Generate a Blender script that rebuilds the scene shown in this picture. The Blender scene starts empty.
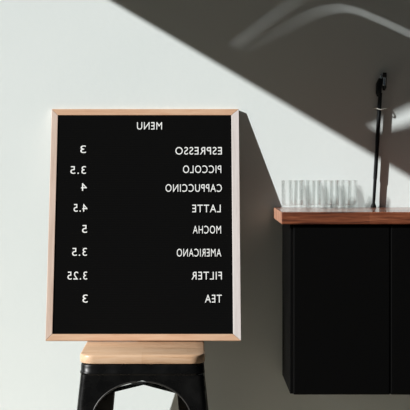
import bpy, bmesh, math, random
from mathutils import Vector, Matrix
random.seed(7)
S = bpy.context.scene
C = S.collection
pi = math.pi

# ---------------------------------------------------------------- camera, light, exposure
cd = bpy.data.cameras.new('camera'); cam = bpy.data.objects.new('camera', cd); C.objects.link(cam)
cam.location = (0, -3.55, 1.16); cam.rotation_euler = (pi/2, 0, 0)
cd.sensor_width = 36; cd.lens = 1300/410*36
cd.shift_x = 15/410; cd.shift_y = -50/410
cd.clip_start = .05
S.camera = cam

w = bpy.data.worlds.new('world'); S.world = w; w.use_nodes = True
bg = w.node_tree.nodes['Background']
bg.inputs[0].default_value = (.70, .88, 1.0, 1); bg.inputs[1].default_value = .03

SUN = Vector((1.87, 1.0, -.52*1.87))
sd = bpy.data.lights.new('sun', 'SUN'); sun = bpy.data.objects.new('sun', sd); C.objects.link(sun)
sd.energy = 6.65; sd.angle = math.radians(.4); sd.color = (1.0, 1.0, .985)
sun.rotation_euler = SUN.to_track_quat('-Z', 'Y').to_euler()
sun.location = (-4, -3, 5)

S.view_settings.view_transform = 'Standard'; S.view_settings.look = 'None'
S.view_settings.exposure = 0; S.view_settings.gamma = 1
S.view_settings.use_curve_mapping = False
S.cycles.transparent_max_bounces = 64
S.cycles.max_bounces = 12; S.cycles.diffuse_bounces = 6

# ---------------------------------------------------------------- materials
def mat(name, color, rough=.5, metal=0, spec=.5, coat=0):
    m = bpy.data.materials.new(name); m.use_nodes = True
    b = m.node_tree.nodes['Principled BSDF']
    b.inputs['Base Color'].default_value = (*color, 1); b.inputs['Roughness'].default_value = rough
    b.inputs['Metallic'].default_value = metal; b.inputs['Specular IOR Level'].default_value = spec
    b.inputs['Coat Weight'].default_value = coat
    return m
def N(m, t, **kw):
    n = m.node_tree.nodes.new(t)
    for k, v in kw.items(): setattr(n, k, v)
    return n
def L(m, a, b): m.node_tree.links.new(a, b)
def bsdf(m): return m.node_tree.nodes['Principled BSDF']
def bump(m, height, strength, dist):
    b = N(m, 'ShaderNodeBump'); b.inputs['Strength'].default_value = strength
    b.inputs['Distance'].default_value = dist
    L(m, height, b.inputs['Height']); L(m, b.outputs[0], bsdf(m).inputs['Normal'])
def noise(m, scale, vec=None, detail=4, dist=0):
    n = N(m, 'ShaderNodeTexNoise'); n.inputs['Scale'].default_value = scale
    n.inputs['Detail'].default_value = detail; n.inputs['Distortion'].default_value = dist
    if vec: L(m, vec, n.inputs['Vector'])
    return n
def ramp(m, fac, stops):
    r = N(m, 'ShaderNodeValToRGB'); e = r.color_ramp.elements
    while len(e) < len(stops): e.new(.5)
    for el, (p, c) in zip(e, stops): el.position = p; el.color = (*c, 1)
    L(m, fac, r.inputs[0]); return r
def wood(name, stops, axis='x', rough=.5, stretch=14, scale=9, staves=0):
    """wood with its grain running along one local axis"""
    m = mat(name, stops[0][1], rough)
    tc = N(m, 'ShaderNodeTexCoord'); mp = N(m, 'ShaderNodeMapping')
    s = [stretch]*3; s['xyz'.index(axis)] = 1
    mp.inputs['Scale'].default_value = s; L(m, tc.outputs['Object'], mp.inputs[0])
    vec = mp.outputs[0]
    n1 = noise(m, scale, vec, 6, .6)
    n2 = noise(m, scale*4, vec, 3, .2)
    mx = N(m, 'ShaderNodeMath', operation='MULTIPLY_ADD'); L(m, n2.outputs[0], mx.inputs[0])
    mx.inputs[1].default_value = .35; L(m, n1.outputs[0], mx.inputs[2])
    sb = N(m, 'ShaderNodeMath', operation='SUBTRACT'); L(m, mx.outputs[0], sb.inputs[0]); sb.inputs[1].default_value = .17
    fac = sb.outputs[0]
    if staves:   # glued staves of slightly different tone
        br = N(m, 'ShaderNodeTexBrick'); br.inputs['Scale'].default_value = 1
        br.inputs['Brick Width'].default_value = .22; br.inputs['Row Height'].default_value = staves
        br.inputs['Mortar Size'].default_value = .0006
        br.inputs['Color1'].default_value = (0, 0, 0, 1); br.inputs['Color2'].default_value = (1, 1, 1, 1)
        br.inputs['Mortar'].default_value = (.1, .1, .1, 1)
        L(m, tc.outputs['Object'], br.inputs['Vector'])
        ad = N(m, 'ShaderNodeMath', operation='MULTIPLY_ADD'); L(m, br.outputs[0], ad.inputs[0])
        ad.inputs[1].default_value = .22; L(m, fac, ad.inputs[2])
        s2 = N(m, 'ShaderNodeMath', operation='SUBTRACT'); L(m, ad.outputs[0], s2.inputs[0]); s2.inputs[1].default_value = .11
        fac = s2.outputs[0]
    r = ramp(m, fac, stops); L(m, r.outputs[0], bsdf(m).inputs['Base Color'])
    bump(m, fac, .15, .002)
    return m

M = {}
m = mat('white_plaster', (.76, .79, .775), .9, spec=.2)
tc = N(m, 'ShaderNodeTexCoord'); n = noise(m, 60, tc.outputs['Object'], 6); n2 = noise(m, 3, tc.outputs['Object'], 3)
r = ramp(m, n2.outputs[0], [(.3, (.70, .755, .745)), (.7, (.725, .775, .765))]); L(m, r.outputs[0], bsdf(m).inputs['Base Color'])
bump(m, n.outputs[0], .12, .003); M['plaster'] = m
M['ceiling'] = mat('ceiling_paint', (.05, .05, .05), .9)
m = mat('floor_boards', (.4, .28, .19), .55)
tc = N(m, 'ShaderNodeTexCoord'); br = N(m, 'ShaderNodeTexBrick'); br.inputs['Scale'].default_value = 1
br.inputs['Brick Width'].default_value = 1.4; br.inputs['Row Height'].default_value = .14; br.inputs['Mortar Size'].default_value = .002
br.inputs['Color1'].default_value = (.84, .71, .55, 1); br.inputs['Color2'].default_value = (.76, .63, .48, 1); br.inputs['Mortar'].default_value = (.05, .03, .02, 1)
L(m, tc.outputs['Object'], br.inputs['Vector']); L(m, br.outputs[0], bsdf(m).inputs['Base Color']); M['floor'] = m
M['paint_white'] = mat('white_paint', (.75, .75, .73), .4)
OAK = [(.2, (.46, .26, .155)), (.5, (.56, .345, .22)), (.8, (.62, .42, .28))]
OAK_LIT = [(.2, (.52, .47, .445)), (.5, (.60, .55, .53)), (.8, (.66, .63, .61))]
M['oak_x'] = wood('oak_grain_across', OAK, 'x', .5)
M['oak_z'] = wood('oak_grain_upright', [(.2, (.48, .35, .28)), (.5, (.56, .43, .355)), (.8, (.62, .50, .43))], 'z', .5)
M['oak_sunlit'] = wood('sunlit_oak_grain_upright', OAK_LIT, 'z', .5)  # right rail's whitish sunlit look is put into its wood colour
M['seat_wood'] = wood('seat_wood', [(.15, (.36, .19, .10)), (.45, (.58, .37, .225)), (.85, (.68, .49, .34))], 'x', .45, 12, 10, .052); bsdf(M['seat_wood']).inputs['Coat Weight'].default_value = .35; bsdf(M['seat_wood']).inputs['Coat Roughness'].default_value = .2
M['counter_wood'] = wood('counter_wood', [(.22, (.05, .012, .006)), (.45, (.17, .048, .02)), (.62, (.27, .09, .042)), (.85, (.44, .2, .11))], 'x', .4, 13, 8, .045); bsdf(M['counter_wood']).inputs['Coat Weight'].default_value = .7; bsdf(M['counter_wood']).inputs['Coat Roughness'].default_value = .12
M['counter_end'] = wood('counter_end_grain_sunlit', [(.2, (.22, .09, .05)), (.5, (.38, .19, .12)), (.8, (.52, .30, .21))], 'z', .45, 5, 20, .045)  # end face coloured lighter for the direct sun it catches
m = mat('black_felt', (.0038, .0038, .0038), 1, spec=.02)
tc = N(m, 'ShaderNodeTexCoord'); wv = N(m, 'ShaderNodeTexWave', bands_direction='Z'); wv.inputs['Scale'].default_value = 50
L(m, tc.outputs['Object'], wv.inputs['Vector']); nf = noise(m, 900, tc.outputs['Object'], 2)
ad = N(m, 'ShaderNodeMath', operation='MULTIPLY_ADD'); L(m, nf.outputs[0], ad.inputs[0]); ad.inputs[1].default_value = .3; L(m, wv.outputs[0], ad.inputs[2])
bump(m, ad.outputs[0], .15, .002); M['felt'] = m
M['letter'] = mat('white_plastic', (.80, .81, .80), .45)
m = mat('black_enamel', (.003, .003, .003), .28, spec=.34)
tc = N(m, 'ShaderNodeTexCoord'); n = noise(m, 25, tc.outputs['Object'], 5)
r = ramp(m, n.outputs[0], [(.35, (.22, .22, .22)), (.7, (.42, .42, .42))]); L(m, r.outputs[0], bsdf(m).inputs['Roughness']); M['enamel'] = m
M['edge_steel'] = mat('grey_steel_edge', (.022, .021, .02), .42, .2)  # greyer than the enamel, for the legs' rolled edges
M['cabinet'] = mat('matte_black_laminate', (.002, .002, .002), .55, spec=.05)
M['rod_black'] = mat('black_lacquer', (.006, .007, .008), .3, spec=.4)
M['chrome'] = mat('chrome', (.8, .82, .84), .12, 1)
M['wire'] = mat('pale_wire', (.62, .62, .56), .4)
M['dark'] = mat('black_rubber', (.008, .008, .008), .7)
def glass():
    m = bpy.data.materials.new('clear_glass'); m.use_nodes = True; nt = m.node_tree
    for n in list(nt.nodes):
        if n.type != 'OUTPUT_MATERIAL': nt.nodes.remove(n)
    out = [n for n in nt.nodes if n.type == 'OUTPUT_MATERIAL'][0]
    tr = N(m, 'ShaderNodeBsdfTransparent'); gl = N(m, 'ShaderNodeBsdfGlossy'); gl.inputs['Roughness'].default_value = .03
    lw = N(m, 'ShaderNodeLayerWeight'); lw.inputs['Blend'].default_value = .25
    r = ramp(m, lw.outputs['Facing'], [(.0, (.995, .998, .997)), (.6, (.985, .99, .988)), (1.0, (.84, .84, .84))])
    L(m, r.outputs[0], tr.inputs[0])
    fr = N(m, 'ShaderNodeFresnel'); fr.inputs[0].default_value = 1.45
    mx = N(m, 'ShaderNodeMixShader'); hf = N(m, 'ShaderNodeMath', operation='MULTIPLY'); L(m, fr.outputs[0], hf.inputs[0]); hf.inputs[1].default_value = .28; L(m, hf.outputs[0], mx.inputs[0]); L(m, tr.outputs[0], mx.inputs[1]); L(m, gl.outputs[0], mx.inputs[2])
    L(m, mx.outputs[0], out.inputs[0]); return m
M['glass'] = glass()

# ---------------------------------------------------------------- builders
def link_mesh(name, bm, material, parent=None, loc=(0, 0, 0), smooth=0, bevel=0, seg=2):
    bmesh.ops.recalc_face_normals(bm, faces=bm.faces[:])
    me = bpy.data.meshes.new(name); bm.to_mesh(me); bm.free()
    o = bpy.data.objects.new(name, me); C.objects.link(o)
    for mm in (material if isinstance(material, (list, tuple)) else [material]): me.materials.append(mm)
    if parent: o.parent = parent
    o.location = loc
    if smooth:
        for p in me.polygons: p.use_smooth = True
        me.set_sharp_from_angle(angle=math.radians(smooth))
    if bevel:
        b = o.modifiers.new('bevel', 'BEVEL'); b.width = bevel; b.segments = seg; b.limit_method = 'ANGLE'; b.angle_limit = math.radians(35)
    return o
def box(bm, x0, x1, y0, y1, z0, z1):
    v = [bm.verts.new(p) for p in ((x0,y0,z0),(x1,y0,z0),(x1,y1,z0),(x0,y1,z0),(x0,y0,z1),(x1,y0,z1),(x1,y1,z1),(x0,y1,z1))]
    for f in ((0,3,2,1),(4,5,6,7),(0,1,5,4),(1,2,6,5),(2,3,7,6),(3,0,4,7)): bm.faces.new([v[i] for i in f])
    return v
def prism(bm, pts, y0, y1):
    """x-z outline given a thickness in y"""
    a = [bm.verts.new((x, y0, z)) for x, z in pts]; b = [bm.verts.new((x, y1, z)) for x, z in pts]; n = len(pts)
    bm.faces.new(a); bm.faces.new(b[::-1])
    for i in range(n): bm.faces.new((a[i], b[i], b[(i+1)%n], a[(i+1)%n]))
def rrect(hx, hy, r, n=6):
    p = []
    for cx, cy, a0 in ((hx-r, hy-r, 0), (-hx+r, hy-r, 90), (-hx+r, -hy+r, 180), (hx-r, -hy+r, 270)):
        for i in range(n+1):
            a = math.radians(a0+90*i/n); p.append((cx+r*math.cos(a), cy+r*math.sin(a)))
    return p
def slab(bm, rings, close=True):
    """stack of outlines (list of (pts, z))"""
    rs = [[bm.verts.new((x, y, z)) for x, y in pts] for pts, z in rings]
    n = len(rs[0])
    for a, b in zip(rs, rs[1:]):
        for i in range(n): bm.faces.new((a[i], a[(i+1)%n], b[(i+1)%n], b[i]))
    if close: bm.faces.new(rs[0][::-1]); bm.faces.new(rs[-1])
def tube(bm, pts, rad, n=10, cap=True):
    pts = [Vector(p) for p in pts]; rings = []
    if not hasattr(rad, '__len__'): rad = [rad]*len(pts)
    ref = None
    for i, p in enumerate(pts):
        t = (pts[min(i+1, len(pts)-1)]-pts[max(i-1, 0)]).normalized()
        if ref is None: ref = t.orthogonal().normalized()
        ref = (ref-t*ref.dot(t)).normalized(); u = t.cross(ref)
        rings.append([bm.verts.new(p+(ref*math.cos(2*pi*k/n)+u*math.sin(2*pi*k/n))*rad[i]) for k in range(n)])
    for a, b in zip(rings, rings[1:]):
        for k in range(n): bm.faces.new((a[k], a[(k+1)%n], b[(k+1)%n], b[k]))
    if cap: bm.faces.new(rings[0][::-1]); bm.faces.new(rings[-1])
def empty(name, loc, label, cat, group=None, rot=(0, 0, 0)):
    o = bpy.data.objects.new(name, None); C.objects.link(o); o.location = loc; o.rotation_euler = rot
    o.empty_display_size = .05
    return tag(o, label, cat, group)
def tag(o, label, cat, group=None):
    o['label'] = label; o['category'] = cat
    if group: o['group'] = group
    return o
def struct(o): o['kind'] = 'structure'; return o

# ---------------------------------------------------------------- the setting
XL, XR, YF, ZC = -1.9, 2.2, -4.2, 3.6
bm = bmesh.new(); box(bm, XL, XR, 0, .1, 0, ZC); struct(link_mesh('wall_back', bm, M['plaster']))
bm = bmesh.new(); box(bm, XL-.1, XR, YF, .1, -.06, 0); struct(link_mesh('floor', bm, M['floor']))
bm = bmesh.new(); box(bm, XL-.1, XR, YF, .1, ZC, ZC+.06); struct(link_mesh('ceiling', bm, M['ceiling']))

# left wall: window opening under a straight header, slits added above it to throw light streaks
WY0, WY1, SILL = -1.75, -.35, .1
def head(y): return 1.4797-.59*(XL+1.87*-y-.0137)+.52*1.87*-y      # head rises towards the corner, shaped to slant the shade's edge
bm = bmesh.new()
ys = [YF, WY0, WY1, 0]
def vgrid(x): return [[bm.verts.new((x, y, z)) for z in (0, SILL, head(y), ZC)] for y in ys]
a, b = vgrid(XL), vgrid(XL-.02)
for i in range(3):
    for j in range(3):
        if (i, j) == (1, 1): continue
        bm.faces.new((a[i][j], a[i+1][j], a[i+1][j+1], a[i][j+1])); bm.faces.new((b[i][j], b[i][j+1], b[i+1][j+1], b[i+1][j]))
def side(i0, j0, i1, j1): bm.faces.new((a[i0][j0], a[i1][j1], b[i1][j1], b[i0][j0]))
for k in range(3): side(k, 0, k+1, 0); side(k, 3, k+1, 3); side(0, k, 0, k+1); side(3, k, 3, k+1)
for q in (((1,1),(2,1)), ((1,2),(2,2)), ((1,1),(1,2)), ((2,1),(2,2))): side(*q[0], *q[1])
wl = struct(link_mesh('wall_left', bm, M['plaster']))
def P(px, py): return Vector(((px-190)*3.55/1300, 0, 1.16-(py-155)*3.55/1300))
def cutter(path):
    """slot cut along the daylight's direction; path = (wall point, width)"""
    bm = bmesh.new(); n = len(path); A = []; B = []
    for i, (p, wd) in enumerate(path):
        t = (path[min(i+1, n-1)][0]-path[max(i-1, 0)][0]).normalized(); nn = Vector((-t.z, 0, t.x))*wd/2
        for lst, X in ((A, XL+.05), (B, XL-.07)):
            lst.append([bm.verts.new(q-SUN*((q.x-X)/SUN.x)) for q in (p+nn, p-nn)])
    for i in range(n-1):
        bm.faces.new((A[i][0], A[i+1][0], A[i+1][1], A[i][1])); bm.faces.new((B[i][0], B[i][1], B[i+1][1], B[i+1][0]))
        bm.faces.new((A[i][0], B[i][0], B[i+1][0], A[i+1][0])); bm.faces.new((A[i][1], A[i+1][1], B[i+1][1], B[i][1]))
    bm.faces.new((A[0][0], A[0][1], B[0][1], B[0][0])); bm.faces.new((A[-1][0], B[-1][0], B[-1][1], A[-1][1]))
    return link_mesh('streak_cutter', bm, M['plaster'])
streak_slots = [
    [(P(200, 73), .0018), (P(225, 53), .0019), (P(260, 26), .0019), (P(294, 2), .0016), (P(318, -15), .0012)],
    [(P(240, 52), .0003), (P(262, 41), .0007), (P(284, 29), .0010), (P(304, 18), .0016), (P(322, 10.5), .0026), (P(342, 8), .0036), (P(358, 11), .0038), (P(384, 22), .0038), (P(410, 34), .0038), (P(440, 48), .0038)],
    [(P(358, 135), .004), (P(370, 130), .011), (P(384, 125.5), .020), (P(396, 121), .032), (P(412, 114.5), .038), (P(440, 104), .038)],
]
for path in streak_slots:
    c = cutter(path); md = wl.modifiers.new('slot', 'BOOLEAN'); md.operation = 'DIFFERENCE'; md.object = c; md.solver = 'EXACT'
    dg = bpy.context.evaluated_depsgraph_get(); me = bpy.data.meshes.new_from_object(wl.evaluated_get(dg))
    wl.modifiers.clear(); wl.data = me; bpy.data.objects.remove(c)
bm = bmesh.new(); fx0, fx1 = XL-.012, XL-.05
def bar(q):
    A = [bm.verts.new((XL-.06, y, z)) for y, z in q]; B = [bm.verts.new((XL-.02, y, z)) for y, z in q]
    bm.faces.new(A); bm.faces.new(B[::-1])
    for k in range(4): bm.faces.new((A[k], B[k], B[(k+1) % 4], A[(k+1) % 4]))
bar([(WY0, SILL-.05), (WY1, SILL-.05), (WY1, SILL), (WY0, SILL)])
bar([(WY0, head(WY0)), (WY1, head(WY1)), (WY1, head(WY1)+.05), (WY0, head(WY0)+.05)])
bar([(WY0-.05, SILL-.05), (WY0, SILL-.05), (WY0, head(WY0)+.05), (WY0-.05, head(WY0)+.05)])
bar([(WY1, SILL-.05), (WY1+.05, SILL-.05), (WY1+.05, head(WY1)+.05), (WY1, head(WY1)+.05)])
struct(link_mesh('window_1', bm, M['paint_white']))

# ---------------------------------------------------------------- wall cabinet and worktop
cab = empty('wall_cabinet', (.252, 0, .5585), 'matte black wall-hung cabinet under the wooden counter', 'cabinet')
CW, CD, CH = .6, .295, .428
bm = bmesh.new(); box(bm, 0, CW, -CD+.02, -.0005, .0, CH); link_mesh('carcass', bm, M['cabinet'], cab, bevel=.0015)
DW = .242
for k in range(2):
    bm = bmesh.new(); x = .007+k*(DW+.0016); box(bm, x, min(x+DW, CW-.002), -CD, -CD+.019, .001, CH-.002)
    d = link_mesh('door', bm, M['cabinet'], cab, bevel=.003)
bm = bmesh.new(); x = CW-.1; box(bm, .007+2*(DW+.0016), CW, -CD, -CD+.019, .001, CH-.002); link_mesh('filler_panel', bm, M['cabinet'], cab, bevel=.002)
bm = bmesh.new(); box(bm, 0, .66, -.306, -.0005, 0, .0305)
ct = tag(link_mesh('countertop', bm, [M['counter_wood'], M['counter_end']], None, (.228, 0, .987), bevel=.0025), 'reddish brown wooden countertop on the black wall cabinet', 'countertop')
for p in ct.data.polygons:
    if p.normal.x < -.9: p.material_index = 1
CZ = .987+.0305

# ---------------------------------------------------------------- stool
ST = Vector((-.1168, -.241, 0))
stool = empty('stool', ST, 'black metal stool with a light wooden seat holding the menu board', 'stool')
SZ = .6735; ZT = SZ-.0225
HX, HY, RR = .1535, .1475, .036
bm = bmesh.new()
slab(bm, [(rrect(HX-.004, HY-.004, RR-.004, 8), ZT), (rrect(HX-.001, HY-.001, RR-.001, 8), ZT+.0015), (rrect(HX, HY, RR, 8), ZT+.005),
          (rrect(HX, HY, RR, 8), SZ-.005), (rrect(HX-.0012, HY-.0012, RR-.001, 8), SZ-.002), (rrect(HX-.0045, HY-.0045, RR-.004, 8), SZ)])
link_mesh('seat', bm, M['seat_wood'], stool, smooth=40)
# steel pan under the seat with its rolled bead
bm = bmesh.new()
prof = [(.1445, ZT), (.1470, ZT-.003), (.1480, ZT-.007), (.1480, ZT-.019), (.1497, ZT-.021), (.1502, ZT-.0235), (.1497, ZT-.026), (.1478, ZT-.028), (.1440, ZT-.028)]
slab(bm, [([(x, y*.96 if y < 0 else y*.87) for x, y in rrect(h+.003, h+.002, .030, 8)], z) for h, z in prof]); link_mesh('seat_pan', bm, M['enamel'], stool, smooth=50)
LT = ZT-.026
def half(z, back): return (.1505 if not back else .126)+.1*(LT-z)
def inner(z, sweep, wd, zt, zb):
    """inner edge of a leg's wing: an arch that meets the next leg at the top"""
    if z >= zt: return -.0006
    s = sweep(z); e = s-wd(z)
    if z >= zb:
        q = (z-zb)/(zt-zb); sb = sweep(zb)-wd(zb)
        return max(-.0006, sb*math.sqrt(max(0, 1-q*q)))
    return e
zs_ = sorted(set([LT-.0005, .618, .614, .611] + [.609-.0006*i*i for i in range(1, 13)] + [.51, .49, .46, .42, .36, .3, .24, .18, .12, .06, .03, .004]), reverse=True)
def leg(sx, sy):
    back = sy > 0
    # rear legs are wider across the back
    wx = (lambda z: .039*(z/.51)*.4+.6*.039) if not back else (lambda z: .076 if z > .45 else .076-(.45-z)*.09)
    wy = lambda z: .042*(z/.51)*.4+.6*.042
    fx = lambda z: half(z, False); fy = lambda z: half(z, back)-(0 if back else .006)
    bm = bmesh.new(); rows = []; ex = []; ey = []
    for z in zs_:
        X, Y = fx(z), fy(z); r = .016
        ix = inner(z, fx, wx, .609 if not back else .605, .51 if not back else .53); iy = inner(z, fy, wy, .609, .51)
        ix = min(ix, X-r-.002); iy = min(iy, Y-r-.002)
        col = [(ix+(X-r-ix)*i/4, Y) for i in range(5)]
        col += [(X-r+r*math.sin(pi/2*i/6), Y-r+r*math.cos(pi/2*i/6)) for i in range(1, 6)]
        col += [(X, iy+(Y-r-iy)*(1-i/4)) for i in range(5)]
        rows.append([bm.verts.new((sx*x, sy*y, z)) for x, y in col])
        if z <= .609: ex.append((sx*ix, sy*(Y-.001), z)); ey.append((sx*(X-.001), sy*iy, z))
    for A_, B_ in zip(rows, rows[1:]):
        for i in range(len(A_)-1): bm.faces.new((A_[i], A_[i+1], B_[i+1], B_[i]))
    bmesh.ops.recalc_face_normals(bm, faces=bm.faces[:])
    # push normals outward, then give the sheet its thickness inward
    ff = bm.faces[:][len(bm.faces)//2-1]
    if ff.normal.dot(Vector((sx, sy, 0))) < 0: bmesh.ops.reverse_faces(bm, faces=bm.faces[:])
    bmesh.ops.solidify(bm, geom=bm.faces[:], thickness=.002)
    o = link_mesh('leg', bm, M['enamel'], stool, smooth=40)
    # rolled edges along both wings
    bm = bmesh.new()
    for e in (ex, ey): tube(bm, e, .0022, 8)
    link_mesh('rolled_edge', bm, M['edge_steel'], o, smooth=60)
    bm = bmesh.new(); X, Y = fx(0), fy(0); box(bm, *sorted((sx*(X-.034), sx*(X+.001))), *sorted((sy*(Y-.034), sy*(Y+.001))), 0, .012)
    link_mesh('foot_cap', bm, M['dark'], o, bevel=.003)
for sx in (-1, 1):
    for sy in (-1, 1): leg(sx, sy)
# crossed brace, highest in the middle
bm = bmesh.new()
for sx in (-1, 1):
    pts = []
    for i in range(-8, 9):
        t = i/8; zz = .582-.012*abs(t)
        pts.append(Vector((sx*t*.141, t*(.134 if t < 0 else .120), zz)))
    d = Vector((sx, 1, 0)).normalized(); nrm = Vector((-d.y, d.x, 0))*.011
    rws = [[bm.verts.new(p+s*nrm+Vector((0, 0, dz+(.0004 if sx > 0 else 0)))) for s, dz in ((1, 0), (1, -.004), (-1, -.004), (-1, 0))] for p in pts]
    for A_, B_ in zip(rws, rws[1:]):
        for k in range(4): bm.faces.new((A_[k], A_[(k+1)%4], B_[(k+1)%4], B_[k]))
    bm.faces.new(rws[0]); bm.faces.new(rws[-1][::-1])
link_mesh('cross_brace', bm, M['enamel'], stool)
zf = .2; X, Yf, Yb = half(zf, False), half(zf, False), half(zf, True)
for p, q in (((-X+.02, -Yf+.012, zf), (X-.02, -Yf+.012, zf)), ((-X+.02, Yb-.006, zf), (X-.02, Yb-.006, zf)), ((-X+.006, -Yf+.026, zf), (-X+.006, Yb-.02, zf)), ((X-.006, -Yf+.026, zf), (X-.006, Yb-.02, zf))):
    bm = bmesh.new(); tube(bm, [p, q], .007, 12); link_mesh('foot_rail', bm, M['enamel'], stool, smooth=50)

# ---------------------------------------------------------------- letter board leaning on the wall
BL, BW, BT = .6276, .5095, .012
board = empty('letter_board', (-.1217, -.1534, SZ+.0002), 'black letter board menu in a pale wood frame, leaning on the wall', 'menu board', rot=(-math.atan2(.1532, .6086), 0, 0))
FW = .0175; FR = .0205; h = BW/2
def rail(pts, mt, label=None):
    bm = bmesh.new(); prism(bm, pts, -BT, 0); o = link_mesh('frame_rail', bm, mt, board, bevel=.0008)
    if label: o['label'] = label
g = .0002
rail([(-h+g, 0), (h-g, 0), (h-FR-g, FW-g), (-h+FW+g, FW-g)], M['oak_x'])
rail([(-h+g, BL), (-h+FW+g, BL-FW+g), (h-FR-g, BL-FW+g), (h-g, BL)], M['oak_x'])
rail([(-h, g), (-h+FW, FW+g), (-h+FW, BL-FW-g), (-h, BL-g)], M['oak_z'])
rail([(h, g), (h, BL-g), (h-FR, BL-FW-g), (h-FR, FW+g)], M['oak_sunlit'], 'wooden frame rail coloured paler to look sunlit')
bm = bmesh.new(); FY = -.0095; box(bm, -h+FW, h-FR, FY, -.002, FW, BL-FW); link_mesh('felt_panel', bm, M['felt'], board)

TEXT = [
    ('MENU', -0.0220, 0.0457, 0.5700, 0.0205),
    ('ESPRESSO', 0.0823, 0.2076, 0.5001, 0.0205),
    ('PICCOLO', 0.1029, 0.2057, 0.4488, 0.0205),
    ('CAPPUCCINO', 0.0561, 0.2070, 0.3971, 0.0205),
    ('LATTE', 0.1278, 0.2037, 0.3411, 0.0205),
    ('MOCHA', 0.1294, 0.2042, 0.2836, 0.0205),
    ('AMERICANO', 0.0868, 0.2044, 0.2217, 0.0205),
    ('FILTER', 0.1257, 0.2056, 0.1604, 0.0205),
    ('TEA', 0.1610, 0.2052, 0.0995, 0.0205),
    ('3', -0.1746, -0.1591, 0.5043, 0.0205),
    ('3.5', -0.2000, -0.1580, 0.4466, 0.0208),
    ('4', -0.1703, -0.1546, 0.3998, 0.0208),
    ('4.5', -0.1891, -0.1522, 0.3427, 0.0208),
    ('5', -0.1653, -0.1519, 0.2855, 0.0208),
    ('3.5', -0.1905, -0.1512, 0.2237, 0.0208),
    ('3.25', -0.2012, -0.1492, 0.1604, 0.0208),
    ('3', -0.1604, -0.1467, 0.0995, 0.0208),
]
def text_mesh(s, bold=-.002):
    cu = bpy.data.curves.new('t', 'FONT'); cu.body = s; cu.size = 1; cu.extrude = .03; cu.offset = bold; cu.resolution_u = 4
    cu.space_character = 1.12
    o = bpy.data.objects.new('t', cu); C.objects.link(o)
    dg = bpy.context.evaluated_depsgraph_get(); me = bpy.data.meshes.new_from_object(o.evaluated_get(dg))
    bpy.data.objects.remove(o); bpy.data.curves.remove(cu)
    return me
def ext(me): xs = [v.co.x for v in me.vertices]; return min(xs), max(xs)
own = {}
CAP = None
for s, u0, u1, v0, hh in TEXT:
    for ch in s:
        if ch not in own: own[ch] = text_mesh(ch)
    if CAP is None:
        zsH = [v.co.y for v in own['E'].vertices] if 'E' in own else [0, .7]; CAP = (min(zsH), max(zsH))
    right = [ext(text_mesh(s[:i+1]))[1] for i in range(len(s))]
    a0 = ext(own[s[0]])[0]; tot = right[-1]-a0
    for i, ch in enumerate(s):
        me = own[ch].copy(); me.name = 'letter'
        x0, x1 = ext(me); dx = right[i]-x1
        sx = (u1-u0)/tot; sz = hh/(CAP[1]-CAP[0])
        for v in me.vertices:
            x, y, z = v.co
            # the writing stands mirrored: first character at the right
            v.co = (u1-(x+dx-a0)*sx, FY-.0012-z*.035, v0+(y-CAP[0])*sz)
        cx = u1-((x0+x1)/2+dx-a0)*sx; cz = v0
        for v in me.vertices: v.co -= Vector((cx, FY, cz))
        bmx = bmesh.new(); bmx.from_mesh(me); bmesh.ops.recalc_face_normals(bmx, faces=bmx.faces[:]); bmx.to_mesh(me); bmx.free()
        nm = 'decimal_point' if ch == '.' else ('digit' if ch.isdigit() else 'letter')
        o = bpy.data.objects.new(nm, me); C.objects.link(o); o.parent = board; o.location = (cx, FY, cz)
        me.materials.clear(); me.materials.append(M['letter'])

# ---------------------------------------------------------------- tumblers
def tumbler_mesh():
    bm = bmesh.new(); n = 48; R = .0225; H = .0745
    def ring(r, z, fl): return [bm.verts.new(((r-(fl*(.5+.5*math.cos(12*2*pi*k/n))))*math.cos(2*pi*k/n), (r-(fl*(.5+.5*math.cos(12*2*pi*k/n))))*math.sin(2*pi*k/n), z)) for k in range(n)]
    prof = [(.0185, 0, 0), (.0205, .0015, 0), (.0212, .006, .0014), (.0216, .03, .0014), (.0219, .050, .0014), (.0222, .056, 0), (R, H-.001, 0), (R-.0006, H, 0), (R-.0014, H-.001, 0), (.0203, .056, 0), (.0196, .03, 0), (.0188, .011, 0), (.016, .0085, 0)]
    rs = [ring(*p) for p in prof]
    for a, b in zip(rs, rs[1:]):
        for k in range(n): bm.faces.new((a[k], a[(k+1)%n], b[(k+1)%n], b[k]))
    bm.faces.new(rs[0][::-1]); bm.faces.new(rs[-1])
    bmesh.ops.recalc_face_normals(bm, faces=bm.faces[:])
    me = bpy.data.meshes.new('tumbler'); bm.to_mesh(me); bm.free(); me.materials.append(M['glass'])
    for p in me.polygons: p.use_smooth = True
    me.set_sharp_from_angle(angle=math.radians(60))
    return me
tm = tumbler_mesh()
ordn = ['leftmost', 'second from the left', 'second from the right', 'rightmost']
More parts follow.
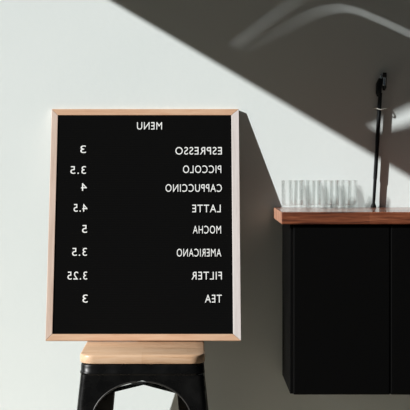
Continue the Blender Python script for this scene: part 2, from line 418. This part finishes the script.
for row, (y, x0) in enumerate(((-.088, .2655), (-.038, .2885))):
    for k in range(4):
        o = bpy.data.objects.new('tumbler', tm); C.objects.link(o)
        o.location = (x0+.0475*k+random.uniform(-.0006, .0006), y+random.uniform(-.001, .001), CZ+.0002); o.rotation_euler.z = random.random()
        where = 'the front row' if row == 0 else 'the row against the wall'
        tag(o, f'clear ribbed tumbler on the countertop, {ordn[k]} in {where}', 'glass', 'clear tumblers on the countertop')

# ---------------------------------------------------------------- slim rod held to the wall
rod = empty('slim_rod', (.499, -.0137, CZ), 'slim black rod with chrome at its head, standing on the countertop', 'rod')
def rp(z): return (.0215*z/.36, 0, z)
bm = bmesh.new(); tube(bm, [rp(z) for z in (.012, .03, .075, .08, .2, .312)], [.0040, .0044, .0046, .0054, .0057, .0055], 16); link_mesh('shaft', bm, M['rod_black'], rod, smooth=50)
bm = bmesh.new(); tube(bm, [(0, 0, 0), (0, 0, .003), rp(.008), rp(.013)], [.0078, .0080, .0058, .0034], 16); link_mesh('foot', bm, M['dark'], rod, smooth=40)
bm = bmesh.new(); x, y, z = rp(.305)
tube(bm, [(x-.003, y, .302), (x-.004, y, .311), (x-.003, y, .335), (x+.002, y, .348), (x+.004, y, .352)], [.006, .0080, .0086, .0078, .005], 16); tube(bm, [(x+.0105, y, .318), (x+.0115, y, .326), (x+.012, y, .353)], [.003, .0058, .006], 14); link_mesh('head', bm, M['rod_black'], rod, smooth=50)
bm = bmesh.new(); tube(bm, [(x+.0095, y-.008, .331), (x+.0105, y-.008, .353)], [.0042, .0042], 16); tube(bm, [(x+.001, y-.003, .348), (x+.003, y-.003, .361)], [.0036, .0036], 14); link_mesh('sleeve', bm, M['chrome'], rod, smooth=40)['label'] = 'chrome sleeve'
bm = bmesh.new(); tube(bm, [(x+.0105, y-.008, .353), (x+.011, y-.008, .356), (x+.0115, y-.008, .366)], [.0046, .0058, .0052], 16); link_mesh('cap', bm, M['rod_black'], rod, smooth=40)
bm = bmesh.new()
tube(bm, [(.5015, -.0005, 1.288), (.5045, -.012, 1.287), (.511, -.0205, 1.285), (.5175, -.0222, 1.283), (.526, -.0185, 1.2845), (.5365, -.009, 1.287), (.5465, -.0005, 1.289)], .0013, 10)
tag(link_mesh('wall_clip', bm, M['wire'], smooth=60), 'thin pale wire clip on the wall around the black rod', 'clip')
